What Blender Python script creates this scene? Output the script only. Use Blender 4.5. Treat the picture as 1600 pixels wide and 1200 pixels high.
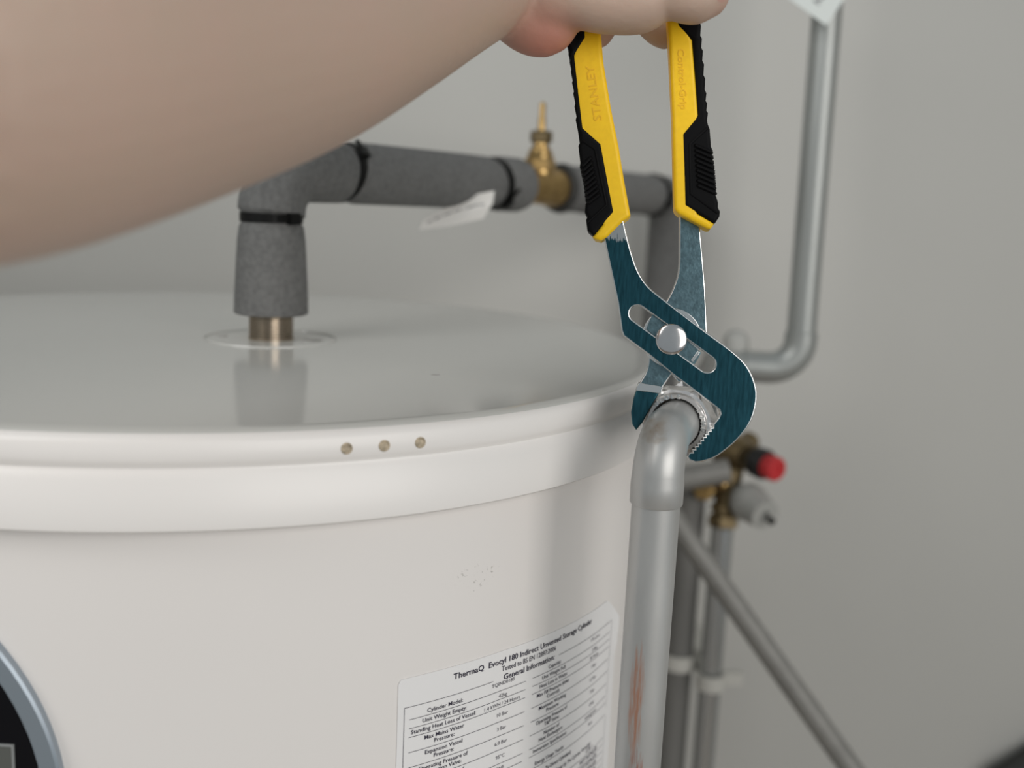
import bpy, bmesh, math, random
from mathutils import Vector, Matrix, noise
random.seed(4)
S = bpy.context.scene
COL = S.collection
for o in list(bpy.data.objects): bpy.data.objects.remove(o)

# ------------------------------------------------------------------ camera
FPX, PITCH, ROLL, HT = 1636.248, .17715, .04463, 1.45      # focal length in px of a 1600 wide frame, lid height
CAM = Vector((0, 0, HT + .09309))
Fw = Vector((0, math.cos(PITCH), -math.sin(PITCH)))
R0 = Vector((1, 0, 0)); U0 = R0.cross(Fw)
Rt = R0 * math.cos(ROLL) + U0 * math.sin(ROLL)
Up = -R0 * math.sin(ROLL) + U0 * math.cos(ROLL)
cd = bpy.data.cameras.new('camera'); cam = bpy.data.objects.new('camera', cd); COL.objects.link(cam)
cam.matrix_world = Matrix((( Rt.x, Up.x, -Fw.x, CAM.x), (Rt.y, Up.y, -Fw.y, CAM.y), (Rt.z, Up.z, -Fw.z, CAM.z), (0, 0, 0, 1)))
cd.sensor_width = 36; cd.lens = 36 * FPX / 1600; cd.clip_start = .01
cd.dof.use_dof = True; cd.dof.focus_distance = .480; cd.dof.aperture_fstop = 4.8
S.camera = cam

# ------------------------------------------------------------------ world, lights, exposure
W = bpy.data.worlds.new('world'); S.world = W; W.use_nodes = True
W.node_tree.nodes['Background'].inputs[0].default_value = (.62, .70, .74, 1)
W.node_tree.nodes['Background'].inputs[1].default_value = .42
def area(name, loc, target, sx, sy, power, color):
    l = bpy.data.lights.new(name, 'AREA'); l.shape = 'RECTANGLE'; l.size = sx; l.size_y = sy
    l.energy = power; l.color = color
    o = bpy.data.objects.new(name, l); COL.objects.link(o); o.location = loc
    o.rotation_euler = (Vector(target) - Vector(loc)).to_track_quat('-Z', 'Y').to_euler()
    return o
area('window_light', (1.45, -1.45, HT + .50), (-.1, .7, HT - .1), 1.9, 1.8, 33, (1, .96, .915))
area('hall_light', (-1.35, -.75, HT + 1.25), (0, 1.0, HT), 1.3, 1.3, 19, (1, .98, .95))
S.view_settings.view_transform = 'Standard'; S.view_settings.look = 'None'
S.view_settings.exposure = 0; S.view_settings.gamma = 1; S.view_settings.use_curve_mapping = False

# ------------------------------------------------------------------ helpers
def at(px, py, depth):
    """world point seen at a photograph pixel, at a real depth in metres along the lens axis"""
    return CAM + (Fw + Rt * ((px - 800) / FPX) - Up * ((py - 600) / FPX)) * depth
def proj(p):
    d = p - CAM; z = d.dot(Fw)
    return 800 + FPX * d.dot(Rt) / z, 600 - FPX * d.dot(Up) / z

def empty(name, loc, label, cat, group=None, mat=None):
    o = bpy.data.objects.new(name, None); COL.objects.link(o); o.empty_display_size = .02
    o.matrix_world = mat if mat else Matrix.Translation(loc)
    o['label'] = label; o['category'] = cat
    if group: o['group'] = group
    o['_m'] = 0; del o['_m']
    return o
def tag(o, label, cat, group=None):
    o['label'] = label; o['category'] = cat
    if group: o['group'] = group
def wm(o):
    m = o.matrix_basis.copy()
    while o.parent: o = o.parent; m = o.matrix_basis @ m
    return m
def mk(name, V, Fc, mat, parent=None, smooth=True, world=True, label=None):
    me = bpy.data.meshes.new(name); me.from_pydata([tuple(v) for v in V], [], Fc)
    if parent is not None and world: me.transform(wm(parent).inverted())
    me.validate(); me.update()
    bm = bmesh.new(); bm.from_mesh(me); bmesh.ops.recalc_face_normals(bm, faces=bm.faces); bm.to_mesh(me); bm.free()
    me.materials.append(mat)
    if smooth:
        me.polygons.foreach_set('use_smooth', [True] * len(me.polygons))
        try: me.set_sharp_from_angle(angle=math.radians(38))
        except Exception: pass
    o = bpy.data.objects.new(name, me); COL.objects.link(o)
    if parent is not None: o.parent = parent
    if label: o['label'] = label
    return o
class MB:
    def __init__(s): s.V = []; s.F = []
    def add(s, V, F):
        n = len(s.V); s.V += [Vector(v) for v in V]; s.F += [tuple(i + n for i in f) for f in F]; return s
    def tube(s, pts, rad, seg=28, cap=True):
        pts = [Vector(p) for p in pts]; n = len(pts)
        if not isinstance(rad, (list, tuple)): rad = [rad] * n
        T = []
        for i in range(n):
            a = pts[max(i - 1, 0)]; b = pts[min(i + 1, n - 1)]; T.append((b - a).normalized())
        x = T[0].orthogonal().normalized(); V = []; F = []
        for i in range(n):
            x = (x - T[i] * x.dot(T[i])).normalized(); y = T[i].cross(x)
            for k in range(seg):
                a = 2 * math.pi * k / seg; V.append(pts[i] + (x * math.cos(a) + y * math.sin(a)) * rad[i])
        for i in range(n - 1):
            for k in range(seg):
                k2 = (k + 1) % seg; F.append((i * seg + k, i * seg + k2, (i + 1) * seg + k2, (i + 1) * seg + k))
        if cap: F.append(tuple(range(seg))); F.append(tuple(range((n - 1) * seg, n * seg)))
        return s.add(V, F)
    def lathe(s, o, ax, prof, seg=32, cap=True, rot=0):
        """prof: (height along ax, radius)"""
        o = Vector(o); ax = Vector(ax).normalized(); x = ax.orthogonal().normalized(); y = ax.cross(x); V = []; F = []
        for h, r in prof:
            for k in range(seg):
                a = 2 * math.pi * k / seg + rot; V.append(o + ax * h + (x * math.cos(a) + y * math.sin(a)) * r)
        n = len(prof)
        for i in range(n - 1):
            for k in range(seg):
                k2 = (k + 1) % seg; F.append((i * seg + k, i * seg + k2, (i + 1) * seg + k2, (i + 1) * seg + k))
        if cap: F.append(tuple(range(seg))); F.append(tuple(range((n - 1) * seg, n * seg)))
        return s.add(V, F)
    def box(s, M, sx, sy, sz):
        V = [M @ Vector((x * sx / 2, y * sy / 2, z * sz / 2)) for x in (-1, 1) for y in (-1, 1) for z in (-1, 1)]
        return s.add(V, [(0, 1, 3, 2), (4, 6, 7, 5), (0, 4, 5, 1), (2, 3, 7, 6), (0, 2, 6, 4), (1, 5, 7, 3)])
    def sphere(s, c, r, seg=16, rings=10):
        return s.lathe(Vector(c), (0, 0, 1), [(-math.cos(math.pi * i / rings) * r, max(math.sin(math.pi * i / rings) * r, 1e-5)) for i in range(rings + 1)], seg)
    def build(s, name, mat, parent=None, smooth=True, world=True, label=None):
        return mk(name, s.V, s.F, mat, parent, smooth, world, label)
def fillet(pts, r, n=8):
    pts = [Vector(p) for p in pts]; out = [pts[0]]
    for i in range(1, len(pts) - 1):
        a, b, c = pts[i - 1], pts[i], pts[i + 1]
        u = (a - b).normalized(); v = (c - b).normalized(); ang = u.angle(v); d = r / math.tan(ang / 2)
        ctr = b + (u + v).normalized() * (r / math.sin(ang / 2)); s = b + u * d - ctr; e = b + v * d - ctr
        th = s.angle(e)
        for k in range(n + 1):
            t = k / n; out.append(ctr + (s * math.sin((1 - t) * th) + e * math.sin(t * th)) / math.sin(th))
    out.append(pts[-1]); return out
def frame(axis, up=(0, 0, 1)):
    """matrix whose z is axis"""
    z = Vector(axis).normalized(); x = Vector(up).cross(z)
    if x.length < 1e-4: x = z.orthogonal()
    x.normalize(); y = z.cross(x)
    return Matrix((x, y, z)).transposed()
def plate(name, loops, z0, z1, bev, mat, parent, label=None, res=2, edge_mat=None):
    """closed outlines (local x, y) extruded from z0 to z1 with rounded edges; later loops are holes"""
    cu = bpy.data.curves.new('c', 'CURVE'); cu.dimensions = '2D'; cu.fill_mode = 'BOTH'
    for lp in loops:
        sp = cu.splines.new('POLY'); sp.points.add(len(lp) - 1); sp.use_cyclic_u = True
        for p, q in zip(sp.points, lp): p.co = (q[0], q[1], 0, 1)
    cu.extrude = (z1 - z0) / 2 - bev; cu.bevel_depth = bev; cu.bevel_resolution = res; cu.offset = -bev
    o = bpy.data.objects.new('c', cu); COL.objects.link(o)
    me = bpy.data.meshes.new_from_object(o.evaluated_get(bpy.context.evaluated_depsgraph_get()))
    bpy.data.objects.remove(o); bpy.data.curves.remove(cu)
    me.transform(Matrix.Translation((0, 0, (z0 + z1) / 2))); me.name = name
    bm = bmesh.new(); bm.from_mesh(me); bmesh.ops.remove_doubles(bm, verts=bm.verts, dist=1e-6)
    bmesh.ops.recalc_face_normals(bm, faces=bm.faces); bm.to_mesh(me); bm.free()
    me.materials.clear(); me.materials.append(mat)
    me.polygons.foreach_set('use_smooth', [True] * len(me.polygons)); me.set_sharp_from_angle(angle=math.radians(32))
    o = bpy.data.objects.new(name, me); COL.objects.link(o); o.parent = parent
    if edge_mat:
        me.materials.append(edge_mat)
        for p in me.polygons:
            if abs(p.normal.z) < .99: p.material_index = 1
    wn = o.modifiers.new('wn', 'WEIGHTED_NORMAL'); wn.weight = 100; wn.keep_sharp = True
    if label: o['label'] = label
    return o
def chaikin(P, n=1, keep=()):
    for _ in range(n):
        Q = []
        for i in range(len(P)):
            a, b = P[i], P[(i + 1) % len(P)]
            Q.append((a[0] * .78 + b[0] * .22, a[1] * .78 + b[1] * .22)); Q.append((a[0] * .22 + b[0] * .78, a[1] * .22 + b[1] * .78))
        P = Q
    return P
def catmull(P, n=4, closed=False):
    out = []; N = len(P); rng = range(N if closed else N - 1)
    for i in rng:
        p = [P[(i + k) % N] if closed else P[min(max(i + k, 0), N - 1)] for k in (-1, 0, 1, 2)]
        for j in range(n):
            t = j / n
            out.append(tuple(.5 * (2 * p[1][c] + (p[2][c] - p[0][c]) * t + (2 * p[0][c] - 5 * p[1][c] + 4 * p[2][c] - p[3][c]) * t * t + (3 * p[1][c] - p[0][c] - 3 * p[2][c] + p[3][c]) * t ** 3) for c in range(len(P[0]))))
    if not closed: out.append(tuple(P[-1]))
    return out
def text_geo(body, size, bold=0., align='LEFT', extr=0., spacing=1., line=1., res=2):
    cu = bpy.data.curves.new('t', 'FONT'); cu.body = body; cu.size = size; cu.align_x = align; cu.resolution_u = res
    cu.offset = bold * size; cu.extrude = extr; cu.space_character = spacing; cu.space_line = line
    o = bpy.data.objects.new('t', cu); COL.objects.link(o)
    me = bpy.data.meshes.new_from_object(o.evaluated_get(bpy.context.evaluated_depsgraph_get()))
    bpy.data.objects.remove(o); bpy.data.curves.remove(cu)
    V = [v.co.copy() for v in me.vertices]; F = [tuple(p.vertices) for p in me.polygons]; bpy.data.meshes.remove(me)
    return V, F

# ------------------------------------------------------------------ materials
def mat(name, base, rough=.5, metal=0., noise_scale=None, amp=.06, bump=0., bscale=200, sss=0., spec=.5, coat=0., stretch=None, patches=()):
    """patches: (centre, radius, colour, noise scale, threshold, stretch) local stains with an irregular outline"""
    m = bpy.data.materials.new(name); m.use_nodes = True; nt = m.node_tree; N = nt.nodes; L = nt.links; b = N['Principled BSDF']
    b.inputs['Base Color'].default_value = (*base, 1); b.inputs['Roughness'].default_value = rough; b.inputs['Metallic'].default_value = metal
    b.inputs['Specular IOR Level'].default_value = spec; b.inputs['Coat Weight'].default_value = coat
    if sss: b.inputs['Subsurface Weight'].default_value = sss; b.inputs['Subsurface Radius'].default_value = (.9, .35, .2); b.inputs['Subsurface Scale'].default_value = .006
    geo = N.new('ShaderNodeNewGeometry')
    def nz(scale, detail=4, st=None):
        n = N.new('ShaderNodeTexNoise'); n.inputs['Scale'].default_value = scale; n.inputs['Detail'].default_value = detail
        if st:
            v = N.new('ShaderNodeVectorMath'); v.operation = 'MULTIPLY'; v.inputs[1].default_value = st
            L.new(geo.outputs['Position'], v.inputs[0]); L.new(v.outputs[0], n.inputs['Vector'])
        else: L.new(geo.outputs['Position'], n.inputs['Vector'])
        return n.outputs['Fac']
    col = None
    if noise_scale:
        r = N.new('ShaderNodeMapRange'); r.inputs['From Min'].default_value = .3; r.inputs['From Max'].default_value = .7
        r.inputs['To Min'].default_value = 1 - amp; r.inputs['To Max'].default_value = 1 + amp
        L.new(nz(noise_scale, 5, stretch), r.inputs['Value'])
        mx = N.new('ShaderNodeMix'); mx.data_type = 'RGBA'; mx.blend_type = 'MULTIPLY'; mx.inputs[0].default_value = 1
        mx.inputs[6].default_value = (*base, 1); L.new(r.outputs[0], mx.inputs[7]); col = mx.outputs[2]
    for c, rad, pc, sc, thr, st, *sf in patches:
        soft = sf[0] if sf else .08
        d = N.new('ShaderNodeVectorMath'); d.operation = 'SUBTRACT'; d.inputs[1].default_value = c; L.new(geo.outputs['Position'], d.inputs[0])
        dv = N.new('ShaderNodeVectorMath'); dv.operation = 'DIVIDE'; dv.inputs[1].default_value = rad; L.new(d.outputs[0], dv.inputs[0])
        ln = N.new('ShaderNodeVectorMath'); ln.operation = 'LENGTH'; L.new(dv.outputs[0], ln.inputs[0])
        fo = N.new('ShaderNodeMapRange'); fo.inputs['From Min'].default_value = .3; fo.inputs['From Max'].default_value = 1; fo.inputs['To Min'].default_value = 1; fo.inputs['To Max'].default_value = 0
        L.new(ln.outputs['Value'], fo.inputs['Value'])
        ad = N.new('ShaderNodeMath'); ad.operation = 'MULTIPLY'; L.new(fo.outputs[0], ad.inputs[0]); L.new(nz(sc, 3, st), ad.inputs[1])
        th = N.new('ShaderNodeMapRange'); th.inputs['From Min'].default_value = thr; th.inputs['From Max'].default_value = thr + soft
        L.new(ad.outputs[0], th.inputs['Value'])
        mx = N.new('ShaderNodeMix'); mx.data_type = 'RGBA'; mx.inputs[6].default_value = (*base, 1)
        if col: L.new(col, mx.inputs[6])
        mx.inputs[7].default_value = (*pc, 1); L.new(th.outputs[0], mx.inputs[0]); col = mx.outputs[2]
    if col: L.new(col, b.inputs['Base Color'])
    if bump:
        bp = N.new('ShaderNodeBump'); bp.inputs['Strength'].default_value = bump; bp.inputs['Distance'].default_value = .001
        L.new(nz(bscale, 6, stretch), bp.inputs['Height']); L.new(bp.outputs[0], b.inputs['Normal'])
    return m
CYL = Vector((-.1845, .65174, 0))
STUB = Vector((-.1513, .6466, HT))
nutc = at(1058, 660, .487)
vp = at(1024, 800, .463)
M = {}
M['wall'] = mat('wall_paint', (.535, .53, .505), .75, noise_scale=3, amp=.02, bump=.05, bscale=60)
M['wood'] = mat('floor_board', (.30, .25, .2), .6, noise_scale=8, amp=.1)
M['white'] = mat('white_enamel', (.86, .825, .80), .38, noise_scale=6, amp=.012, spec=.4, patches=[
    (Vector((-.184 + .267 * math.cos(math.radians(-50.3)), .652 + .267 * math.sin(math.radians(-50.3)), HT - .076)), (.038, .038, .017), (.50, .47, .44), 640, .60, None, .12)])
M['lid'] = mat('lid_enamel_shaded_top', (.66, .655, .625), .12, noise_scale=5, amp=.012, spec=.5, patches=[  # off-white lid paint greyed: the weaker light on top is put into the colour
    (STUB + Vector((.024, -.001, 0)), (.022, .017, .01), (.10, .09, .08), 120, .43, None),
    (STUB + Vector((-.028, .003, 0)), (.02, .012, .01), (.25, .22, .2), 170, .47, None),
    (Vector((-.0402, .5382, HT)), (.005, .0022, .01), (.3, .28, .26), 500, .30, (1, 3, 1))])
M['lidrim'] = mat('lid_enamel_lit_rim', (.90, .87, .845), .35, noise_scale=6, amp=.01)  # same lid paint made paler: light on the upright rim put into the colour
M['sticker'] = mat('label_paper', (.89, .88, .88), .45)
M['ink'] = mat('black_ink', (.03, .025, .05), .5)
M['plug'] = mat('filler_plug', (.50, .42, .31), .8, noise_scale=500, amp=.4)
M['foam'] = mat('grey_foam', (.165, .165, .162), .95, noise_scale=300, amp=.16, bump=.5, bscale=420, spec=.15)
M['foamdk'] = mat('dark_foam', (.06, .06, .058), .95, noise_scale=300, amp=.16, spec=.15)
M['tie'] = mat('black_nylon', (.004, .004, .004), .5, spec=.2)
M['brass'] = mat('brass', (.46, .31, .13), .32, 1, noise_scale=120, amp=.2)
M['brassdk'] = mat('tarnished_brass', (.20, .15, .08), .42, .8, noise_scale=90, amp=.35)
M['thread'] = mat('nickel_brass_thread', (.46, .39, .31), .25, 1)
cop = (.50, .27, .19)
M['pipe'] = mat('galvanised_pipe', (.50, .50, .49), .40, .5, noise_scale=60, amp=.10, stretch=(1, 1, .25), patches=[
    (vp + Vector((-.004, -.01, -.085)), (.006, .03, .050), cop, 700, .30, (1, 1, .10), .30),
    (vp + Vector((-.002, -.01, -.125)), (.007, .03, .030), (.42, .24, .2), 900, .30, (1, 1, .10), .25),
    (at(1022, 675, .46), (.010, .02, .010), (.36, .30, .24), 260, .25, None, .45)])
M['pipebg'] = mat('silver_painted_pipe', (.36, .375, .365), .4, .5, noise_scale=30, amp=.1, stretch=(1, 1, .3), patches=[
    (at(1258, 385, .94) + Vector((-.006, 0, 0)), (.014, .04, .045), (.22, .12, .09), 90, .26, (1, 1, .3), .35)])
M['pipedk'] = mat('dull_grey_pipe', (.25, .245, .23), .55, .25, noise_scale=40, amp=.12)
M['chrome'] = mat('chromed_pipe', (.52, .53, .53), .26, .85)
M['drain'] = mat('grey_plastic_pipe', (.19, .187, .178), .6)
M['nut'] = mat('nickel_plated_nut', (.80, .78, .77), .30, .9, noise_scale=300, amp=.08)
M['steel'] = mat('blue_zinc_steel', (.028, .100, .128), .24, .97, noise_scale=900, amp=.30, bump=.03, bscale=2600, stretch=(1, 1, .05), patches=[(at(965, 362, .478), (.014, .02, .0075), (.55, .56, .56), 1300, .30, (1, 1, .06))])
M['steel2'] = mat('pale_zinc_steel', (.14, .22, .25), .30, .94, noise_scale=420, amp=.22, bump=.12, bscale=900)
M['edge'] = mat('bright_steel', (.80, .80, .79), .18, 1)
M['bolt'] = mat('polished_bolt', (.72, .69, .68), .16, 1, noise_scale=150, amp=.05)
M['yellow'] = mat('yellow_plastic', (1.0, .62, .012), .42, noise_scale=400, amp=.04, spec=.4)
M['yellowdk'] = mat('yellow_raised_print', (.90, .52, .010), .5)
M['rubber'] = mat('black_rubber', (.003, .003, .0035), .6, spec=.12)
M['red'] = mat('red_plastic', (.55, .03, .035), .45)
M['blackp'] = mat('black_plastic', (.012, .012, .012), .5)
M['cup'] = mat('grey_plastic_cup', (.40, .40, .38), .55)
M['clip'] = mat('white_plastic_clip', (.62, .61, .57), .5)
M['paper'] = mat('tag_paper', (.80, .78, .75), .6)
M['paperw'] = mat('white_tag_card', (.68, .72, .70), .5)
M['print'] = mat('grey_print', (.18, .18, .19), .6)
M['bezel'] = mat('silver_blue_bezel', (.33, .38, .43), .35, .5)
M['glass'] = mat('black_gloss', (.004, .004, .006), .25, spec=.3)
M['lcd'] = mat('grey_lcd', (.11, .115, .105), .4)
M['lcdw'] = mat('lcd_border', (.30, .31, .31), .4)
th1 = at(850, 55, .467); tp1 = at(1120, 0, .462)
# skin: flushed at the heel of the thumb and the fingertips
def skin_mat():
    m = mat('skin', (.62, .42, .325), .5, sss=.12, spec=.3, bump=.25, bscale=260)
    nt = m.node_tree; N = nt.nodes; L = nt.links; b = N['Principled BSDF']; geo = [n for n in N if n.type == 'NEW_GEOMETRY'][0]
    col = None
    n = N.new('ShaderNodeTexNoise'); n.inputs['Scale'].default_value = 38; n.inputs['Detail'].default_value = 3; L.new(geo.outputs['Position'], n.inputs['Vector'])
    rp = N.new('ShaderNodeMix'); rp.data_type = 'RGBA'; rp.inputs[6].default_value = (.50, .385, .305, 1); rp.inputs[7].default_value = (.54, .38, .31, 1); L.new(n.outputs['Fac'], rp.inputs[0]); col = rp.outputs[2]
    for c, r, cc, w in ((th1, .026, (.52, .21, .155), .9), (tp1, .022, (.52, .25, .18), .8), (at(1035, 50, .50), .012, (.42, .20, .15), .7), (at(945, 60, .50), .012, (.42, .2, .15), .7)):
        d = N.new('ShaderNodeVectorMath'); d.operation = 'DISTANCE'; d.inputs[1].default_value = c; L.new(geo.outputs['Position'], d.inputs[0])
        f = N.new('ShaderNodeMapRange'); f.inputs['From Min'].default_value = r * .35; f.inputs['From Max'].default_value = r; f.inputs['To Min'].default_value = w; f.inputs['To Max'].default_value = 0
        L.new(d.outputs['Value'], f.inputs['Value']); mx = N.new('ShaderNodeMix'); mx.data_type = 'RGBA'; L.new(f.outputs[0], mx.inputs[0]); L.new(col, mx.inputs[6]); mx.inputs[7].default_value = (*cc, 1); col = mx.outputs[2]
    L.new(col, b.inputs['Base Color']); return m
M['skin'] = skin_mat()
M['nail'] = mat('fingernail', (.56, .34, .28), .3)

# ------------------------------------------------------------------ setting
def slab(name, x0, x1, y0, y1, z0, z1, m):
    o = MB().box(Matrix.Translation(((x0 + x1) / 2, (y0 + y1) / 2, (z0 + z1) / 2)), x1 - x0, y1 - y0, z1 - z0).build(name, m, smooth=False)
    o['kind'] = 'structure'; return o
slab('wall_back', -1.0, 1.1, 1.115, 1.2, 0, 2.5, M['wall'])
slab('wall_left', -1.0, -.92, .3, 1.115, 0, 2.5, M['wall'])
slab('wall_right', 1.02, 1.1, .3, 1.115, 0, 2.5, M['wall'])
slab('floor', -2.5, 2.5, -2.6, 1.2, -.06, 0, M['wood'])

# ------------------------------------------------------------------ storage cylinder
cy = empty('water_cylinder', (CYL.x, CYL.y, 0), 'large white round hot water storage cylinder with a glossy lid and a printed data label', 'water heater')
O = Vector((CYL.x, CYL.y, HT))
MB().lathe(O, (0, 0, 1), [(-HT, .255), (-HT + .01, .267), (-.0385, .267)], 256).build('body', M['white'], cy)
lid = MB().lathe(O, (0, 0, 1), [(-.001, .0005), (-.0004, .12), (0, .262), (-.0002, .2685), (-.0010, .2715), (-.0024, .2735), (-.0045, .2746), (-.0105, .2748), (-.0125, .2742), (-.0142, .2730), (-.0158, .2734), (-.0180, .2752), (-.0360, .2762), (-.0382, .2760), (-.0392, .2745), (-.0392, .2680)], 256, cap=False).build('lid', M['lid'], cy)
lid.data.materials.append(M['lidrim'])
for p in lid.data.polygons:
    c = p.center
    if math.hypot(c.x, c.y) > .270: p.material_index = 1
def oncyl(deg, z, r=.267):
    a = math.radians(deg); return Vector((CYL.x + r * math.cos(a), CYL.y + r * math.sin(a), HT + z))
for a in (-64.1, -60.8, -57.46):
    n = Vector((math.cos(math.radians(a)), math.sin(math.radians(a)), 0)); c = oncyl(a, -.0083, .2748)
    MB().lathe(c - n * .002, n, [(0, .0023), (.0023, .0024), (.0026, .0021), (.0020, .0014), (.0021, .0002)], 20).build('plug', M['plug'], lid, label='tan filled screw hole in the lid rim')
# ring pressed into the lid round the outlet and the threaded outlet itself
mb = MB(); n = 96
mb.lathe(STUB, (0, 0, 1), [(-.0006, .0398), (.00005, .0400), (.00005, .0402), (-.0006, .0404)], 96, cap=False).build('outlet_ring', M['lid'], lid)
prof = [(-.001, .0137)]
for k in range(8): prof += [(.0004 + k * .0016, .0138), (.0009 + k * .0016, .0138), (.0012 + k * .0016, .0126), (.0016 + k * .0016, .0126)]
prof += [(.0138, .0137), (.014, .0162), (.0175, .0165), (.0175, .010)]
MB().lathe(STUB, (0, 0, 1), prof, 48).build('threaded_outlet', M['thread'], cy, label='ridged nickel brass threaded outlet')

# curved things that follow the drum: s is arc length in metres from the label's left edge
A0 = -58.18
def warp(s, v, lift=0.):
    a = A0 + math.degrees(s / .267); z = -.1158 - v - .00017 * max(0, a + 46)
    # the right edge of the label is coming unstuck a little
    pe = max(0, (a + 25.5)) ** 2 * .00012 if v < .03 else max(0, (a + 25.5)) ** 2 * .00003
    return oncyl(a, z, .267 + lift + pe)
LW, LH = .1700, .205
sheet_V = []; sheet_F = []; nx, ny = 170, 24
for j in range(ny + 1):
    for i in range(nx + 1):
        s = LW * i / nx; t = j / ny
        rc = .0022; top = 0
        if s < rc: top = rc - math.sqrt(max(0, rc * rc - (rc - s) ** 2))
        if s > LW - .019: top = .0145 * ((s - (LW - .019)) / .019) ** 1.35
        v = top + (LH - top) * t
        sheet_V.append(warp(s, v, .0004))
for j in range(ny):
    for i in range(nx):
        a = j * (nx + 1) + i; sheet_F.append((a, a + 1, a + nx + 2, a + nx + 1))
lab = mk('label', sheet_V, sheet_F, M['sticker'], cy, smooth=False, label='white printed data label with curling right edge')
sol = lab.modifiers.new('t', 'SOLIDIFY'); sol.thickness = .0002; sol.offset = -1
ink = MB()
def line(s0, v0, s1, v1, w=.00020):
    V = []; F = []; n = max(2, int(abs(s1 - s0) / .003) + 1) if abs(s1 - s0) > abs(v1 - v0) else 4
    for k in range(n + 1):
        t = k / n; s = s0 + (s1 - s0) * t; v = v0 + (v1 - v0) * t
        if abs(s1 - s0) > abs(v1 - v0): V += [warp(s, v - w / 2, .0007), warp(s, v + w / 2, .0007)]
        else: V += [warp(s - w / 2, v, .0007), warp(s + w / 2, v, .0007)]
    for k in range(n): F.append((2 * k, 2 * k + 1, 2 * k + 3, 2 * k + 2))
    ink.add(V, F)
def words(body, s, v, size, width, bold=.02):
    """centred on s, baseline of the first line at v, set to the given width"""
    V, F = text_geo(body, size, bold, 'CENTER', line=.95); w = max(p.x for p in V) - min(p.x for p in V)
    ink.add([warp(s + p.x * width / w, v - p.y, .0007) for p in V], F)
def tw(body, size):
    V, F = text_geo(body, 1, 0, 'CENTER'); return (max(p.x for p in V) - min(p.x for p in V)) * size
KW = .0190 / tw('Cylinder Model:', 1)
words('ThermaQ  Evocyl 180 Indirect Unvented Storage Cylinder', .0797, .0062, .0040, .1034, .013)
words('Tested to BS EN 12897:2006', .0763, .0102, .0036, .0395, .004)
words('General Information:', .0766, .0147, .0040, .0372, .013)
x0, xm0, xm1, x1 = .0032, .0735, .0785, .1600
line(x0, .0137, .0515, .0137); line(.0990, .0137, x1, .0137); line(x0, .0137, x0, LH - .01); line(x1, .0137, x1, .0650); line(x1, .0695, x1, LH - .01)
rows = [.0198, .0241, .0283, .0356, .0429, .0502, .0575, .0618, .0690]
prev = .0137
LT = [('Cylinder Model:', 'TQIND0180'), ('Unit Weight Empty:', '42kg'), ('Standing Heat Loss of Vessel:', '1.4 kWH / 24 Hours'), ('Max Mains Water\nPressure:', '10 Bar'), ('Expansion Vessel\nPressure:', '3 Bar'), ('Operating Pressure of\nExpansion Valve:', '6.0 Bar'), ('Operating Temp of\nT&P Valve:', '95\u00b0C'), ('Number of T&P:', 'ONE'), ('Max Primary\nPressure:', '')]
RT = [('Capacity:', '176 Litres'), ('Unit Weight Full:', '218kg'), ('Heat Loss in Watts:', '58 Watts'), ('Max Fill Pressure (Inlet\nControl):', '3 Bar'), ('Maximum Working\nPressure:', '5.5 Bar'), ('Operating Pressure of\nT&P Valve:', '7 Bar'), ('Number of\nHeat Exchangers:', 'ONE'), ('Immersion Specification:', '3kW@230V'), ('Energy Usage Yearly:', 'N/A')]
for r, (l, rr) in zip(rows, zip(LT, RT)):
    line(x0 + .0025, r, xm0, r); line(xm1, r, x1 - .002, r)
    two = r - prev > .006
    for (a, b), sx, sv in ((l, .0242, .0580), (rr, .0960, .1372)):
        words(a, sx, r - .0013 - (.0030 if '\n' in a else 0), .0028, tw(a, KW), .006)
        if b: words(b, sv, r - (.0028 if two else .0009), .0026, tw(b, KW) * .95, -.004)
    prev = r
rows2 = [.0765, .0806, .0847, .0888, .0929]
words('(Not Applicable To Direct Cylinders)', .0950, .0737, .0029, .0420, .012)
words('(Coils Are Numbered Going Up The Cylinder Vertically)', .1080, .0785, .0029, .062, .006)
for k, r in enumerate(rows2):
    line(x0 + .0025, r + .006, x1 - .002, r + .006)
    t = 'COIL 1' if k == 0 else 'NOT INSTALLED'; words(t, .1380, r + .0048, .0028, tw(t, KW), .012)
ink.build('print', M['ink'], lab, smooth=False)
# round control panel, lower left, following the drum
PC = (math.radians(A0), -.156)
def onpanel(x, y, lift): # metres right/up of the panel's centre
    return oncyl(-92.5 + math.degrees((x - .0829) / .267), -.156 + y, .267 + lift)
def disc(r0, r1, l0, l1, name, m, parent):
    V = []; F = []; seg = 96; prof = [(r1, 0), (r1, l0), (r1 - .001, l1), (r0, l1)] if r0 else [(r1, 0), (r1, l1)]
    if not r0:
        for q in range(1, 7): prof.append((r1 * (1 - q / 6) + .0001, l1))
    else: prof.append((r0, 0))
    for rr, l in prof:
        for k in range(seg):
            a = 2 * math.pi * k / seg; V.append(onpanel(rr * math.cos(a), rr * math.sin(a), l))
    for i in range(len(prof) - 1):
        for k in range(seg):
            k2 = (k + 1) % seg; F.append((i * seg + k, i * seg + k2, (i + 1) * seg + k2, (i + 1) * seg + k))
    return mk(name, V, F, m, parent)
bz = disc(.1000, .1076, .0035, .0045, 'control_panel', M['bezel'], cy); bz['label'] = 'silver ring of the round control panel'
disc(0, .1003, .003, .0032, 'panel_face', M['glass'], bz)
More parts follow.
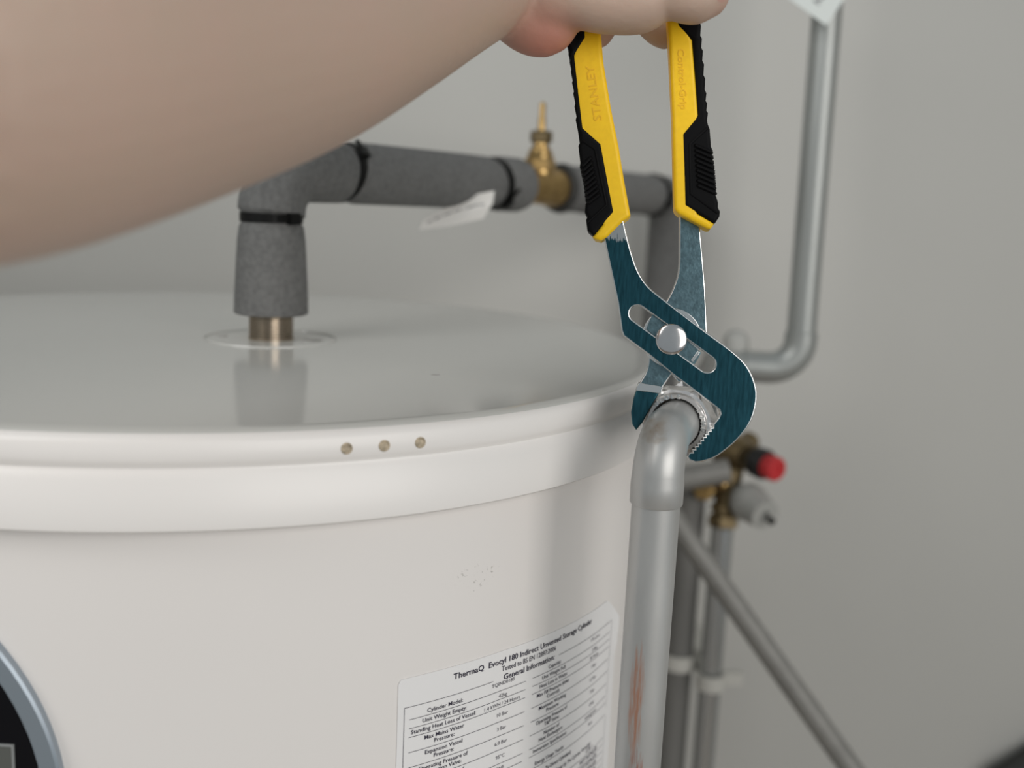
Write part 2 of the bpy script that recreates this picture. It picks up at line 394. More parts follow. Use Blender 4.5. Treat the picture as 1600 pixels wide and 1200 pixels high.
def prect(x0, x1, y0, y1, l, name, m):
    V = []; F = []; n = 12
    for k in range(n + 1):
        x = x0 + (x1 - x0) * k / n; V += [onpanel(x, y0, l), onpanel(x, y1, l), onpanel(x, y1, .003), onpanel(x, y0, .003)]
    for k in range(n):
        a = 4 * k; F += [(a, a + 1, a + 5, a + 4), (a + 1, a + 2, a + 6, a + 5), (a, a + 4, a + 7, a + 3)]
    F += [(0, 1, 2, 3), (4 * n, 4 * n + 1, 4 * n + 2, 4 * n + 3)]
    return mk(name, V, F, m, bz, smooth=False)
prect(.030, .0885, -.030, .0270, .0040, 'screen_border', M['lcdw']); prect(.031, .0876, -.029, .0262, .0043, 'screen', M['lcd'])

# ------------------------------------------------------------------ foam-lagged pipe
E2 = at(1046, 314, 1.05); C1 = STUB + Vector((0, 0, .104)); C2 = Vector((E2.x, E2.y, C1.z - .004))
def hx(px):
    a, b = 0., 1.
    for _ in range(40):
        m = (a + b) / 2
        if proj(C1.lerp(C2, m))[0] < px: a = m
        else: b = m
    return C1.lerp(C2, a)
lag = empty('lagged_pipe', STUB + Vector((0, 0, .013)), 'pipe in dark grey foam lagging rising from the lid and running to the wall', 'pipe')
def sleeve(pts, rads, m=M['foam']): return MB().tube(pts, rads, 40).build('foam_sleeve', m, lag)
MB().tube([STUB + Vector((0, 0, .010)), STUB + Vector((0, 0, .09))], .011).build('inner_pipe', M['brassdk'], lag)
z = lambda h: STUB + Vector((0, 0, h))
sleeve([z(.0150), z(.0156), z(.03), z(.045), z(.060), z(.068), z(.0722)], [.0215, .0226, .0222, .0214, .0206, .0196, .0176])
el = fillet([z(.0758), C1, hx(533)], .027, 10)
rr = [.0178, ] + [.0200] * (len(el) - 2) + [.0182]; el = [el[0], el[0] + Vector((0, 0, .003))] + el[1:-1] + [el[-1] + (C1 - C2).normalized() * .004, el[-1]]
rr = [.0176, .0196] + [.0204] * (len(el) - 4) + [.0200, .0180]
sleeve(el, rr)
def run(pa, pb, ra, rb, rm):
    a, b = hx(pa), hx(pb); d = (b - a)
    return sleeve([a, a + d * .06, a + d * .2, a + d * .5, a + d * .8, a + d * .94, b], [ra, (ra + rm) / 2 + .001, rm, rm, rm, (rb + rm) / 2 + .001, rb])
run(538, 768, .0182, .0176, .0202); run(771, 812, .0176, .0170, .0212)
run(874, 912, .0205, .0178, .0196); run(915, 1018, .0176, .0178, .0192)
ve = [hx(1021)] + fillet([hx(1028), C2, C2 - Vector((0, 0, .2))], .020, 8)[1:-1] + [Vector((C2.x, C2.y, .02))]
sleeve(ve, [.0180] + [.0196] * (len(ve) - 1), M['foam'])
hd = (C2 - C1).normalized()
MB().lathe(hx(868), hd, [(0, .012), (.001, .0190), (.006, .0205), (.010, .020)], 32).build('end_collar', M['foamdk'], lag, label='dark collar at the foam end')
def cable_tie(c, ax, r, head_dir, tail=.006):
    ax = Vector(ax).normalized(); mb = MB()
    mb.lathe(c - ax * .0027, ax, [(0, r), (0, r + .0015), (.0054, r + .0015), (.0054, r), (0, r)], 36, cap=False)
    h = Vector(head_dir); h = (h - ax * h.dot(ax)).normalized(); Mx = Matrix.Translation(c + h * (r + .002)) @ frame(h, ax).to_4x4()
    mb.box(Mx, .0075, .0068, .0046)
    t = h.cross(ax); mb.box(Matrix.Translation(c + h * (r + .002) + t * (.0035 + tail / 2)) @ frame(h, ax).to_4x4(), tail + .002, .0035, .0014)
    return mb.build('cable_tie', M['tie'], lag, smooth=False)
tc = lambda d: (CAM - d).normalized()
cable_tie(z(.074), (0, 0, 1), .0176, tc(z(.07)) + Rt * 1.1)
cable_tie(hx(535), hd - Vector((0, 0, .25)), .0183, tc(hx(533)) + Up * .75)
c3 = hx(769); cable_tie(c3, hd + Vector((0, 0, .15)), .0188, tc(c3) - Up * .9, .012)
cable_tie(hx(913), hd, .0188, tc(hx(913)) + Up * .2)
c4 = hx(1019); cable_tie(c4, hd - Vector((.0, 0, .1)), .0192, tc(c4) * 1 - Up * .1, .008)

# brass isolating valve in the lagged run
vb = hx(842); val = empty('brass_valve', vb, 'brass isolating valve with upright bare spindle set between two lengths of grey foam', 'valve')
MB().lathe(hx(808), hd, [(0, .010), (.002, .0125), ((hx(830) - hx(808)).length, .0128), ((hx(838) - hx(808)).length, .0145), ((hx(850) - hx(808)).length, .0140), ((hx(856) - hx(808)).length, .0158), ((hx(870) - hx(808)).length, .0158), ((hx(873) - hx(808)).length, .0120)], 24).build('body', M['brass'], val)
MB().lathe(vb - Vector((0, 0, .004)), (0, 0, 1), [(0, .012), (.018, .0115), (.0185, .0105)], 28).build('neck', M['brass'], val)
MB().lathe(vb + Vector((0, 0, .0135)), (0, 0, 1), [(0, .0105), (.001, .0126), (.008, .0126), (.0095, .0118)], 6, rot=.3).build('bonnet_nut', M['brass'], val, smooth=False)
MB().lathe(vb + Vector((0, 0, .0225)), (0, 0, 1), [(0, .0105), (.004, .0108), (.0055, .0092), (.008, .0090), (.0095, .0068), (.0135, .0064)], 28).build('bonnet', M['brass'], val)
MB().lathe(vb + Vector((0, 0, .0350)), (0, 0, 1), [(0, .0068), (.0012, .0092), (.0088, .0092), (.010, .0080)], 6, rot=.1).build('gland_nut', M['brassdk'], val, smooth=False)
MB().lathe(vb + Vector((0, 0, .0440)), (0, 0, 1), [(0, .0034), (.010, .0032), (.0115, .0026), (.0225, .0025), (.0235, .0019)], 16).build('spindle', M['brass'], val)

# paper tag hanging from the cable tie
tagc = [(773, 298, .770), (770, 318, .772), (755, 342, .775), (700, 354, .768), (655, 359, .765), (662, 344, .765), (700, 323, .768), (745, 303, .770)]
pts = [at(*q) for q in tagc]; nrm = (CAM - pts[0]).normalized()
hang = mk('paper_tag', pts + [p - nrm * .0004 for p in pts], [tuple(range(8)), tuple(range(15, 7, -1))] + [(i, (i + 1) % 8, 8 + (i + 1) % 8, 8 + i) for i in range(8)], M['paper'], smooth=False)
tag(hang, 'small white paper tag dangling from a black cable tie under the foam pipe', 'tag')
mb = MB()
for k in range(30):
    t = k / 29; p = at(668 + 87 * t, 348 - 29 * t - 4 * math.sin(math.pi * t), .7655 + .006 * t) + nrm * .0006
    if random.random() < .85: mb.box(Matrix.Translation(p) @ frame(nrm, Up).to_4x4(), .0011, .0008 + .0008 * random.random(), .0001)
mb.build('print', M['print'], hang, smooth=False)

# ------------------------------------------------------------------ front pipe with elbow and compression nut
bp = Vector((vp.x, vp.y, nutc.z)); ndir = (Vector((bp.x, bp.y, 0)) - Vector((nutc.x, nutc.y, 0))).normalized()
fp = empty('front_pipe', (vp.x, vp.y, 0), 'silver pipe beside the cylinder, turning down from the nut in the plier jaws', 'pipe')
corner = Vector((vp.x, vp.y, nutc.z - .0010))
ep = fillet([nutc - ndir * .012, corner, Vector((vp.x, vp.y, vp.z + .004))], .0165, 14)
er = [.0110] * len(ep); er = [.0108 + .0006 * i / (len(ep) - 1) for i in range(len(ep))]
ep2 = ep[:-1] + [ep[-1] + Vector((0, 0, .0135)), ep[-1] + Vector((0, 0, .0095)), ep[-1] + Vector((0, 0, .0006)), ep[-1]]
er2 = er[:-1] + [.01135, .0117, .0117, .0113]
MB().tube(ep2, er2, 48).build('elbow', M['pipe'], fp)
MB().tube([Vector((vp.x, vp.y, vp.z + .006)), Vector((vp.x, vp.y, .0))], .01065, 48).build('tube', M['pipe'], fp)
# nut: hexagon with a raised round collar, inner hole round the pipe
hx_ax = ndir; nb = nutc - ndir * .010
nutM = frame(hx_ax)
nmb = MB(); yv = nutM.col[1]; xv = nutM.col[0]
def ring(rs, h, seg, rot=0.): return [nb + hx_ax * h + (xv * math.cos(2 * math.pi * k / seg + rot) + yv * math.sin(2 * math.pi * k / seg + rot)) * (rs(2 * math.pi * k / seg + rot) if callable(rs) else rs) for k in range(seg)]
def hexr(rc, rot0): # radius of a hexagon of circumradius rc at angle a
    def f(a):
        q = ((a - rot0) % (math.pi / 3)) - math.pi / 6; return rc * math.cos(math.pi / 6) / math.cos(q)
    return f
seg = 72; ro = math.radians(2); H = hexr(.0178, ro)
layers = [ring(lambda a: min(H(a), .0155), -.001, seg), ring(H, 0, seg), ring(H, .0098, seg), ring(lambda a: min(H(a), .0158), .0112, seg), ring(.0143, .0114, seg), ring(.0140, .0122, seg), ring(.0134, .0128, seg), ring(.0119, .0126, seg), ring(.0113, .0110, seg), ring(.0113, .002, seg)]
V = sum(layers, []); Fc = []
for i in range(len(layers) - 1):
    for k in range(seg): Fc.append((i * seg + k, i * seg + (k + 1) % seg, (i + 1) * seg + (k + 1) % seg, (i + 1) * seg + k))
nut = mk('nut', V, Fc, M['nut'], fp, label='shiny hexagonal compression nut with raised letters')
let = MB()
def arc_text(s, a0, a1):
    for i, ch in enumerate(s):
        a = math.radians(a0 + (a1 - a0) * i / (len(s) - 1)); V, F = text_geo(ch, .0030, .03, 'CENTER', .00022)
        rad = (xv * math.cos(a) + yv * math.sin(a)); tan = (xv * math.sin(a) - yv * math.cos(a))
        let.add([nb + hx_ax * (.0129 + p.z) + rad * (.0117 + p.y) + tan * p.x for p in V], F)
arc_text('ULOLE', 140, 88); arc_text('22MM.', 35, -22)
let.build('raised_letters', M['edge'], nut, smooth=False)
# body of the fitting behind the nut and the pipe to the wall run
back = at(1112, 571, .95)
bd = (back - nutc).normalized()
MB().tube([nutc - ndir * .010, nutc - ndir * .024], .0128, 32).build('fitting_body', M['brassdk'], fp)
MB().lathe(nutc - ndir * .022, -ndir, [(0, .013), (.001, .0165), (.009, .0165), (.0105, .014)], 6).build('back_nut', M['nut'], fp, smooth=False)
MB().tube(fillet([nutc - ndir * .028, nutc - ndir * .06, back], .02, 6), .0108, 28).build('rear_tube', M['pipedk'], fp)

# ------------------------------------------------------------------ tall silver pipe on the wall side
tz = at(1247, 577, .94); tall = empty('tall_pipe', tz, 'tall silver painted pipe with an elbow right of the pliers, rust mark halfway up', 'pipe')
p0 = at(1112, 569, .945); top = Vector((tz.x - .011, tz.y + .004, 2.3))
r = .0132
MB().tube([at(1100, 568, .945), tz + (p0 - tz).normalized() * .03], r * .98, 32).build('level_tube', M['pipebg'], tall)
MB().tube([tz + Vector((0, 0, .028)), top], r * .97, 32).build('upright_tube', M['pipebg'], tall)
ee = fillet([tz + (p0 - tz).normalized() * .049, tz, tz + Vector((0, 0, .034))], .026, 12)
ee = [ee[0], ee[0] + (tz - p0).normalized() * .0006] + ee[1:-1] + [ee[-1] - Vector((0, 0, .0006)), ee[-1]]
MB().tube(ee, [r, r + .0011] + [r + .0011] * (len(ee) - 4) + [r + .0011, r], 32).build('elbow', M['pipebg'], tall)
b0 = at(1150, 572, .955); b1 = at(1150, 531, .955)
prof = [(0, .0118), ((b1 - b0).length * .9, .0120)]
for k in range(1, 7): a = k / 6 * math.pi / 2; prof.append(((b1 - b0).length * .9 + .0122 * math.sin(a), max(.0002, .0122 * math.cos(a))))
MB().lathe(b0, b1 - b0, prof, 28).build('capped_stub', M['cup'], tall, label='rounded grey cap standing on the level tube')
# white card tag over its top
tp = at(1291, 40, .855); d1 = (at(1235, 0, .855) - tp).normalized(); d2 = (at(1318, 0, .855) - tp).normalized(); nn = d1.cross(d2).normalized()
if nn.dot(CAM - tp) < 0: nn = -nn
q = [tp, tp + d2 * .045, tp + d2 * .045 + d1 * .09, tp + d1 * .09]
card = mk('card_tag', q + [p - nn * .0005 for p in q], [(0, 1, 2, 3), (7, 6, 5, 4)] + [(i, (i + 1) % 4, 4 + (i + 1) % 4, 4 + i) for i in range(4)], M['paperw'], smooth=False)
tag(card, 'white card tag tilted on its corner in front of the tall silver pipe', 'tag')
Vt, Ft = text_geo('NE', .0085, .02, 'LEFT')
org = at(1279, 9, .855) + nn * .0004
mk('print', [org + d2 * p.x - d1 * -p.y for p in Vt], Ft, M['print'], card, smooth=False)
MB().tube([q[2] * .5 + q[1] * .5 + nn * .001, Vector((tz.x, tz.y, q[1].z + .02)) + (CAM - tz).normalized() * .014], .001, 8).build('tag_string', M['tie'], card)

# ------------------------------------------------------------------ relief valve and the pipes below it
rz = 1.0
rv = empty('relief_valve', at(1130, 805, rz), 'tarnished brass relief valve with a red knob, below and right of the plier jaws', 'valve')
bt = at(1131, 800, rz); tt = at(1146, 712, rz)
MB().tube([bt, tt], [.0105, .0125], 24).build('body', M['brassdk'], rv)
MB().lathe(at(1129, 824, rz), bt - at(1129, 824, rz), [(0, .011), (.001, .0150), (.011, .0150), (.0125, .012), (.015, .0115), (.0155, .0135), (.022, .0135), (.023, .011)], 6, rot=.4).build('union_nut', M['brassdk'], rv, smooth=False)
k0 = at(1146, 706, rz); k1 = at(1221, 737, .945); kd = (k1 - k0).normalized(); kl = (k1 - k0).length
MB().lathe(k0 - kd * .016, kd, [(0, .0125), (.001, .0160), (.022, .0165), (.028, .0155), (.034, .0130), (kl * .55, .0125)], 26).build('bonnet', M['brassdk'], rv)
MB().lathe(k0 + kd * kl * .48, kd, [(0, .011), (.001, .0140), (.012, .0145), (.016, .0125)], 26).build('collar', M['blackp'], rv, label='black collar')
kn = []; segk = 48; kp = [(0, .0095), (.002, .0110), (.014, .0112), (.016, .0098), (.0158, .0050), (.0140, .0045), (.0140, .0005)]
mb = MB(); x = kd.orthogonal().normalized(); y = kd.cross(x); V = []; F = []
for h, rr_ in kp:
    for k in range(segk): 
        rk = rr_ * (1 + (.035 if (k // 2) % 2 and rr_ > .0105 else 0)); a = 2 * math.pi * k / segk; V.append(k0 + kd * (kl * .48 + .013 + h) + (x * math.cos(a) + y * math.sin(a)) * rk)
for i in range(len(kp) - 1):
    for k in range(segk): F.append((i * segk + k, i * segk + (k + 1) % segk, (i + 1) * segk + (k + 1) % segk, (i + 1) * segk + k))
F += [tuple(range(segk)), tuple(range((len(kp) - 1) * segk, len(kp) * segk))]
mk('knob', V, F, M['red'], rv, label='ribbed red knob')
g0 = at(1148, 765, rz); g1 = at(1196, 806, .955); gd = (g1 - g0).normalized(); gl = (g1 - g0).length
MB().lathe(g0, gd, [(0, .009), (gl * .35, .0115), (gl * .38, .0175), (gl * .55, .0185), (gl * .62, .0170), (gl * .85, .0150), (gl, .0140), (gl, .0045), (gl - .006, .0042), (gl - .006, .0003)], 28).build('outlet_cup', M['cup'], rv, label='grey plastic cup with a dark hole')
x = gd.orthogonal().normalized()
hc = at(1206, 815, .945); MB().lathe(hc - gd * .004, gd, [(0, .0032), (.0052, .0032)], 16).build('cup_hole', M['blackp'], rv)
MB().lathe(at(1102, 766, rz), (at(1092, 764, .96) - at(1102, 766, rz)), [(0, .008), (.001, .0105), (.012, .0105), (.013, .0080), (.020, .0075)], 6, rot=.2).build('side_nut', M['brass'], rv, smooth=False)
MB().tube([at(1090, 766, rz + .01), at(1132, 762, rz)], .0085, 20).build('side_branch', M['brassdk'], rv)
MB().tube([at(1150, 712, rz), at(1172, 688, rz + .02)], [.013, .010], 20).build('upper_branch', M['brassdk'], rv)
MB().sphere(at(1130, 757, rz - .012), .0058).build('highlight_bead', M['brass'], rv)  # added bead, stands in for a bright highlight on the valve

lp = MB().tube([at(1010, 757, .97), at(1138, 735, .97)], .0112, 28).build('link_pipe', M['pipedk'])
tag(lp, 'short level grey pipe between the front pipe and the brass relief valve', 'pipe')
tv = at(1128, 850, 1.0)
th = MB().tube([at(1129, 822, 1.0), Vector((tv.x, tv.y, .0))], .0107, 32).build('discharge_pipe', M['chrome'])
tag(th, 'shiny grey pipe dropping straight down from under the brass relief valve', 'pipe')
dg = MB().tube([at(1020, 762, .925), at(1072, 838, .925), at(1400, 1300, .90)], .0099, 32).build('slanting_pipe', M['pipedk'])
tag(dg, 'grey pipe slanting down to the right in front of the wall', 'pipe')
wp = at(1062, 1000, 1.045)
gp = MB().tube([Vector((wp.x, wp.y, at(1070, 745, 1.045).z)), Vector((wp.x, wp.y, 0))], .0145, 32).build('waste_pipe', M['drain'])
tag(gp, 'dark grey upright pipe close behind the front pipe, left of the shiny drop pipe', 'pipe')

def pipe_clip(c, r, wall_y, label):
    t = empty('pipe_clip', c, label, 'pipe clip', 'white pipe clips')
    MB().lathe(c - Vector((0, 0, .008)), (0, 0, 1), [(0, r), (0, r + .0032), (.015, r + .0032), (.015, r), (0, r)], 32, cap=False).build('band', M['clip'], t)
    MB().box(Matrix.Translation((c.x, (c.y + r + wall_y) / 2 , c.z)), .018, wall_y - c.y - r - .001, .012).build('foot', M['clip'], t, smooth=False)
    MB().box(Matrix.Translation((c.x + r + .010, c.y + .006, c.z)), .022, .008, .013).build('ear', M['clip'], t, smooth=False)
    return t
pc = at(1112, 1080, 1.0); pipe_clip(Vector((tv.x, tv.y, pc.z)), .0108, 1.115, 'white plastic clip round the shiny drop pipe')
pc = at(1060, 1030, 1.045); pipe_clip(Vector((wp.x, wp.y, pc.z)), .0151, 1.115, 'white plastic clip half hidden behind the front pipe')
cn = MB().tube([at(1556, 1228, 1.185), at(1590, 1207, 1.185), at(1660, 1160, 1.185)], [.017, .017, .017], 32).build('lagged_offcut', M['foamdk'])
tag(cn, 'dark lagged pipe just showing in the bottom right corner', 'pipe')

# ------------------------------------------------------------------ pliers
PZ = .482; PS = PZ / FPX; PO = at(1048, 530, PZ)
_t = Matrix(((Rt.x, Up.x, -Fw.x), (Rt.y, Up.y, -Fw.y), (Rt.z, Up.z, -Fw.z))) @ Matrix.Rotation(math.radians(-6), 3, 'Y') @ Matrix.Rotation(math.radians(3), 3, 'X')
PM = Matrix.Translation(PO) @ _t.to_4x4(); PI = PM.inverted()
pl = empty('pliers', PO, 'yellow and black handled slip joint pliers gripping the nut', 'pliers', mat=PM)
def q(P, z=.003):
    out = []; o = PI @ CAM
    for x, y in P:
        d = PI @ at(x, y, .5) - o; t = (z - o.z) / d.z; out.append((o.x + d.x * t, o.y + d.y * t))
    return out
inner_up = catmull([(973, 340), (978, 362), (986, 393), (997, 424), (1013, 448), (1037, 468), (1064, 489), (1105, 520), (1139, 545), (1163, 567), (1177, 592), (1182, 620), (1174, 655), (1153, 685), (1122, 711), (1100, 720), (1086, 722)], 4)
teeth = []
tx0, ty0, tx1, ty1 = 1077, 706, 1113, 663
for k in range(9):
    t0, t1 = k / 9, (k + .5) / 9
    teeth += [(tx0 + (tx1 - tx0) * t0, ty0 + (ty1 - ty0) * t0), (tx0 + (tx1 - tx0) * t1 + 2.6, ty0 + (ty1 - ty0) * t1 + 2.2)]
jawA = inner_up + [(1076, 718), (1073, 712)] + teeth + [(1114, 662)] + [(1122, 652), (1125, 646), (1123, 640), (1105, 626), (1092, 616), (1071, 600), (1057, 590), (1013, 554), (990, 537), (974, 525), (971, 517), (965, 473), (955, 426), (944, 374), (938, 340)]
def slot(c0, c1, r, n=10):
    dx, dy = c1[0] - c0[0], c1[1] - c0[1]; a = math.atan2(dy, dx); P = []
    for k in range(n + 1): t = a + math.pi / 2 + math.pi * k / n; P.append((c0[0] + r * math.cos(t), c0[1] + r * math.sin(t)))
    for k in range(n + 1): t = a - math.pi / 2 + math.pi * k / n; P.append((c1[0] + r * math.cos(t), c1[1] + r * math.sin(t)))
    return P
front_arm = plate('front_arm', [q(jawA), q(slot((996, 490), (1105, 569), 12.5))], -.0005, .0048, .0006, M['steel'], pl, 'blue tinged steel arm with an adjusting slot', edge_mat=M['edge'])
jb = catmull([(1062, 325), (1062, 380), (1061, 419), (1055, 443), (1042, 470), (1022, 495), (1011, 512), (1013, 545), (1013, 566), (1009, 583), (1001, 597), (990, 620), (986, 644), (989, 665)], 4)
jawB = jb + [(994, 673), (1004, 660), (1016, 638), (1028, 622), (1036, 606), (1050, 586), (1062, 600), (1082, 572), (1095, 546)] + [(1106, 521), (1105, 494), (1103, 450), (1100, 412), (1095, 357), (1092, 325)]
back_arm = plate('rear_arm', [q(jawB)], -.0062, -.0007, .0006, M['steel2'], pl, 'pale blue steel arm crossing behind', edge_mat=M['edge'])
# thick toothed pad of the rear jaw, with its bright step
pad = [(998, 599), (1036, 605), (1028, 618), (1016, 638), (1004, 660), (994, 672), (988, 663), (986, 644), (990, 622)]
plate('jaw_pad', [q(pad)], -.0060, .0036, .0008, M['steel'], back_arm)
st = [(998, 598), (1036, 604), (1032, 615), (1012, 612), (993, 610)]
plate('jaw_step', [q(st)], -.0050, .0046, .0003, M['edge'], back_arm)
# boss and ratchet block showing round the bolt
def arcpts(cx, cy, r, a0, a1, n): return [(cx + r * math.cos(math.radians(a0 + (a1 - a0) * k / n)), cy + r * math.sin(math.radians(a0 + (a1 - a0) * k / n))) for k in range(n + 1)]
plate('boss', [q(arcpts(1050, 528, 47, 0, 355, 60))], -.0012, .0001, .0004, M['edge'], back_arm)
blk = [(1020, 489), (1048, 509), (1090, 546), (1096, 551), (1086, 569), (1078, 567), (1030, 533), (1010, 514)]
plate('ratchet_block', [q(blk)], -.0010, .0028, .0003, M['steel2'], pl)
plate('ratchet_tooth', [q([(1083, 566), (1079, 563), (1090, 548), (1094, 551)])], 0, .0034, .0003, M['edge'], pl)
R = 24 * PS; prof = [(.0, R * .6), (.0042, R * .6), (.0046, R * .97), (.0056, R)]
for k in range(1, 9): a = k / 8 * math.pi / 2; prof.append((.0056 + .0013 * math.sin(a), max(R * math.cos(a), .0001)))
MB().lathe((0, 0, 0), (0, 0, 1), prof, 48).build('pivot_bolt', M['bolt'], pl, world=False, label='domed polished pivot bolt')
# cleaned, brushed bands where the arms enter the grips and tang inside
# grips
LY = [(938, -40), (938, 43), (943, 100), (955, 173), (967, 233), (975, 283), (985, 337), (982, 341), (973, 347), (949, 371), (939, 377), (930, 375), (926, 371), (940, 352), (930, 300), (915, 240), (905, 205), (893, 95), (900, 60), (885, -40)]
LK = [(916, -40), (915, 40), (916, 63), (899, 90), (905, 145), (912, 202), (940, 227), (950, 280), (960, 333), (928, 370)]
LKo = [(918, 361), (916, 345), (918, 340), (914, 333), (915, 320)]
def serr(P, n, amp, side):
    out = []
    for k in range(n):
        t = k / n; i = t * (len(P) - 1); a = int(i); f = i - a; x = P[a][0] + (P[a + 1][0] - P[a][0]) * f; y = P[a][1] + (P[a + 1][1] - P[a][1]) * f
        t2 = (k + .75) / n; i = t2 * (len(P) - 1); a = int(i); f = i - a; x2 = P[a][0] + (P[a + 1][0] - P[a][0]) * f; y2 = P[a][1] + (P[a + 1][1] - P[a][1]) * f
        out += [(x, y), (x2 + side * amp, y2)]
    return out
LKo += serr([(917, 318), (914, 290), (908, 262)], 9, 2.2, -1) + [(907, 256), (904, 230), (906, 226), (905, 218)] + serr([(903, 205), (898, 150), (893, 105), (888, 72)], 8, 1.8, -1) + [(887, 66), (891, 40), (880, -40)]
grip_l = empty('x', (0, 0, 0), '', ''); bpy.data.objects.remove(grip_l)
gl_ = plate('grip', [q(LY)], -.0085, .0072, .0020, M['yellow'], pl, 'left yellow plastic grip', 4)
gk_ = plate('cushion', [q(LK + LKo)], -.0092, .0078, .0018, M['rubber'], gl_, 'black ribbed rubber cushion', 4)
RY = [(1040, -40), (1042, 30), (1045, 83), (1050, 187), (1051, 233), (1053, 325), (1055, 331), (1060, 336), (1104, 359), (1109, 359), (1113, 354), (1115, 349), (1090, 335), (1095, 300), (1090, 240), (1092, 190), (1082, 67), (1070, 40), (1062, -40)]
RK = [(1052, -40), (1055, 30), (1058, 45), (1080, 67), (1085, 125), (1089, 183), (1065, 212), (1067, 270), (1068.5, 323), (1113, 351)]
RKo = [(1117, 349), (1123, 340), (1124, 332), (1121, 326), (1121, 318), (1118, 308)] + serr([(1116, 305), (1114, 270), (1110, 236)], 9, 3.0, 1) + [(1110, 231), (1108, 204), (1105, 196)] + serr([(1104, 190), (1101, 150), (1096, 90), (1092, 40)], 8, 2.2, 1) + [(1092, 30), (1080, -40)]
gr_ = plate('grip', [q(RY)], -.0085, .0072, .0020, M['yellow'], pl, 'right yellow plastic grip', 4)
gk2 = plate('cushion', [q(RK + RKo)], -.0092, .0078, .0018, M['rubber'], gr_, 'black ribbed rubber cushion', 4)
def ribs(par, A, B, n, slope):
    mb = MB()
    for k in range(n):
        t = k / (n - 1); a = q([(A[0][0] + (A[1][0] - A[0][0]) * t, A[0][1] + (A[1][1] - A[0][1]) * t)])[0]; b = q([(B[0][0] + (B[1][0] - B[0][0]) * t, B[0][1] + (B[1][1] - B[0][1]) * t)])[0]
        mb.tube([(a[0], a[1], .0072), (a[0] * .9 + b[0] * .1, a[1] * .9 + b[1] * .1, .0082), (a[0] * .1 + b[0] * .9, a[1] * .1 + b[1] * .9, .0080), (b[0], b[1], .0058)], [.0004, .00085, .00095, .0008], 8)
    o = mb.build('ribs', M['rubber'], par, world=False); return o
ribs(gk2, ((1083, 229), (1087, 291)), ((1111, 241), (1117, 304)), 9, 1)
ribs(gk_, ((925, 248), (939, 305)), ((911, 262), (919, 320)), 9, 1)
def edge_line(par, P, w=.0006):
    mb = MB(); L = [(x, y, .0077) for x, y in q(P)]; mb.tube(L, w, 8); mb.build('piping', M['rubber'], par, world=False)
edge_line(gk2, [(1104, 203), (1077, 228), (1078.5, 305), (1120, 335)]); edge_line(gk_, [(909, 222), (930, 236), (948, 322), (918, 350)])
def along(body, P0, P1, size, flip, par):
    V, F = text_geo(body, 1, .008, 'LEFT', 0.012)
    w = max(p.x for p in V); a = Vector(q([P0])[0]); b = Vector(q([P1])[0]); d = b - a; L = d.length; d.normalize(); n = Vector((-d.y, d.x))
    return mk('raised_lettering', [(a.x + d.x * p.x / w * L + n.x * p.y * size, a.y + d.y * p.x / w * L + n.y * p.y * size, .00735 + p.z * .006) for p in V], F, M['yellowdk'], par, smooth=False, world=False)
along('STANLEY', (941, 191), (928, 105), .0052, 0, gl_)
along('Control-Grip', (1058, 80), (1062.5, 174), .0042, 0, gr_)

# ------------------------------------------------------------------ arm and hand holding the pliers
parts = MB()
def limb(P, seg=24, n=5, flat=1.):
    """P: (px, py, depth, radius in m)"""
    pts = []
    for p in P: v = at(p[0], p[1], p[2]); pts.append((v.x, v.y, v.z, p[3]))
    pts = catmull(pts, n)
    parts.tube([p[:3] for p in pts], [p[3] for p in pts], seg)
    parts.sphere(pts[0][:3], pts[0][3], 20, 12); parts.sphere(pts[-1][:3], pts[-1][3], 20, 12)
def limb3(P, seg=24, n=5):
    pts = catmull(P, n); parts.tube([p[:3] for p in pts], [p[3] for p in pts], seg)
    parts.sphere(pts[0][:3], pts[0][3], 24, 14); parts.sphere(pts[-1][:3], pts[-1][3], 24, 14)
def cc(x, y, zf): # camera axes to world
    return CAM + Rt * x + Up * y + Fw * zf
def l3(*P): limb3([(*cc(p[0], p[1], p[2]), p[3]) for p in P])
# forearm and upper arm
e = at(-70, 85, .245); 
limb([(800, -62, .478, .0270), (715, -30, .445, .0300), (600, 2, .405, .0370), (440, 40, .355, .0440), (230, 60, .305, .0495), (20, 82, .265, .0510), (-150, 100, .245, .0500)], 40, 6)
l3((-.142, .078, .245, .048), (-.20, .07, .19, .050), (-.30, .05, .10, .055), (-.40, .06, .0, .062))
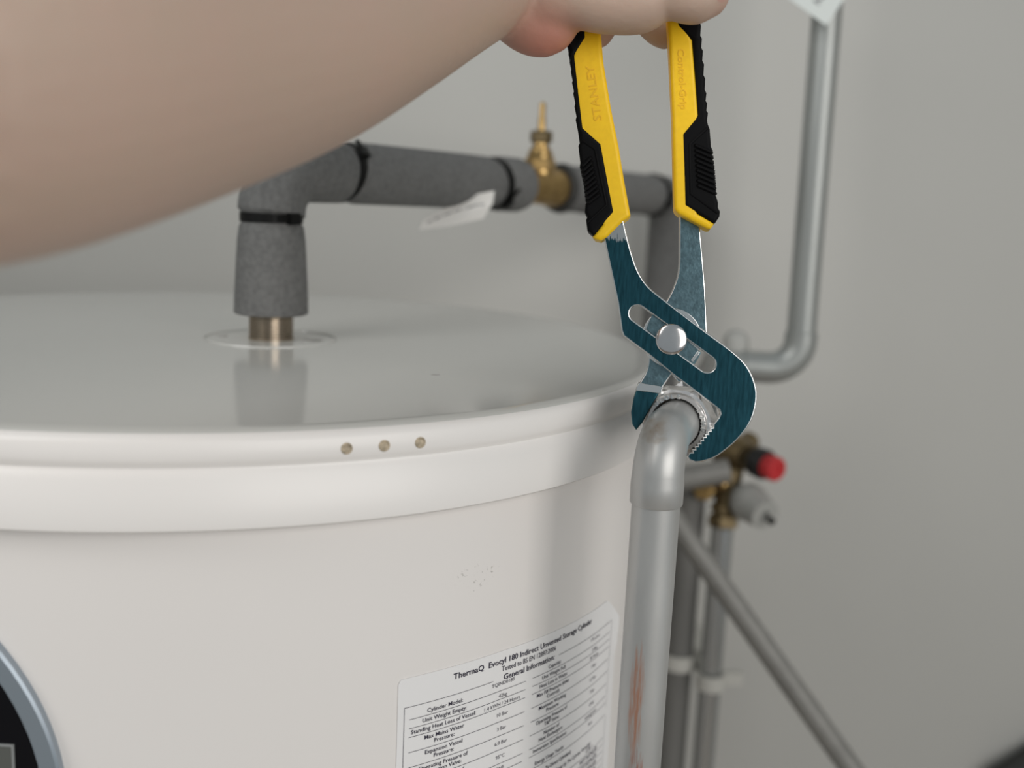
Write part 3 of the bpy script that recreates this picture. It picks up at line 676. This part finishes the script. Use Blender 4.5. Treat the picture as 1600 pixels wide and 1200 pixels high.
# palm (above and left of the left handle), heel of the thumb, thumb across the handles
limb([(800, -60, .480, .026), (850, -90, .490, .024), (905, -130, .500, .021)])
limb([(790, -60, .492, .022), (830, -120, .505, .020), (880, -190, .515, .018)])
limb([(795, -25, .470, .018), (824, 20, .468, .0170), (850, 38, .468, .0145), (868, 18, .466, .0130)])
limb([(835, 10, .466, .016), (895, -8, .459, .0150), (950, 0, .456, .0145), (1000, 1, .455, .0140), (1040, -11, .453, .0114), (1085, -6, .450, .0120), (1104, -8, .450, .0100)], 24, 6)
# fingers behind the handles, closing round the right one
limb([(868, -60, .500, .0120), (918, 38, .498, .0080), (936, 56, .496, .0060), (952, 20, .495, .0085), (990, 8, .493, .0085), (1030, 46, .490, .0078), (1046, 50, .488, .0070), (1072, 20, .487, .0070)])
limb([(870, -110, .512, .0110), (940, -25, .507, .0100), (1010, -28, .504, .0095), (1075, -30, .500, .0088), (1118, -38, .488, .0080)])
limb([(880, -160, .512, .0105), (945, -85, .508, .0098), (1015, -90, .504, .0092), (1075, -92, .500, .0085), (1112, -96, .484, .0078), (1092, -98, .468, .0072)])
limb([(890, -200, .512, .0095), (950, -140, .506, .0085), (1010, -146, .502, .0080), (1062, -150, .496, .0074), (1088, -152, .482, .0068), (1068, -152, .470, .0062)])
tmp = parts.build('person', M['skin'])
rm = tmp.modifiers.new('r', 'REMESH'); rm.mode = 'VOXEL'; rm.voxel_size = .0015
sm = tmp.modifiers.new('s', 'SMOOTH'); sm.factor = .5; sm.iterations = 6
me = bpy.data.meshes.new_from_object(tmp.evaluated_get(bpy.context.evaluated_depsgraph_get()))
bpy.data.objects.remove(tmp); me.name = 'person'
org = at(-150, 80, .245); me.transform(Matrix.Translation(-org))
me.polygons.foreach_set('use_smooth', [True] * len(me.polygons))
person = bpy.data.objects.new('person', me); COL.objects.link(person); person.location = org
tag(person, "person's bare forearm reaching in from the left, hand closed round the plier handles", 'person')
nc = at(1126, -8, .4422)
MB().lathe(nc, (CAM - nc).normalized() + Rt * .7 - Up * .2, [(-.003, .0040), (-.0002, .0040), (.0004, .0026), (.0006, .0002)], 20).build('fingernail', M['nail'], person)
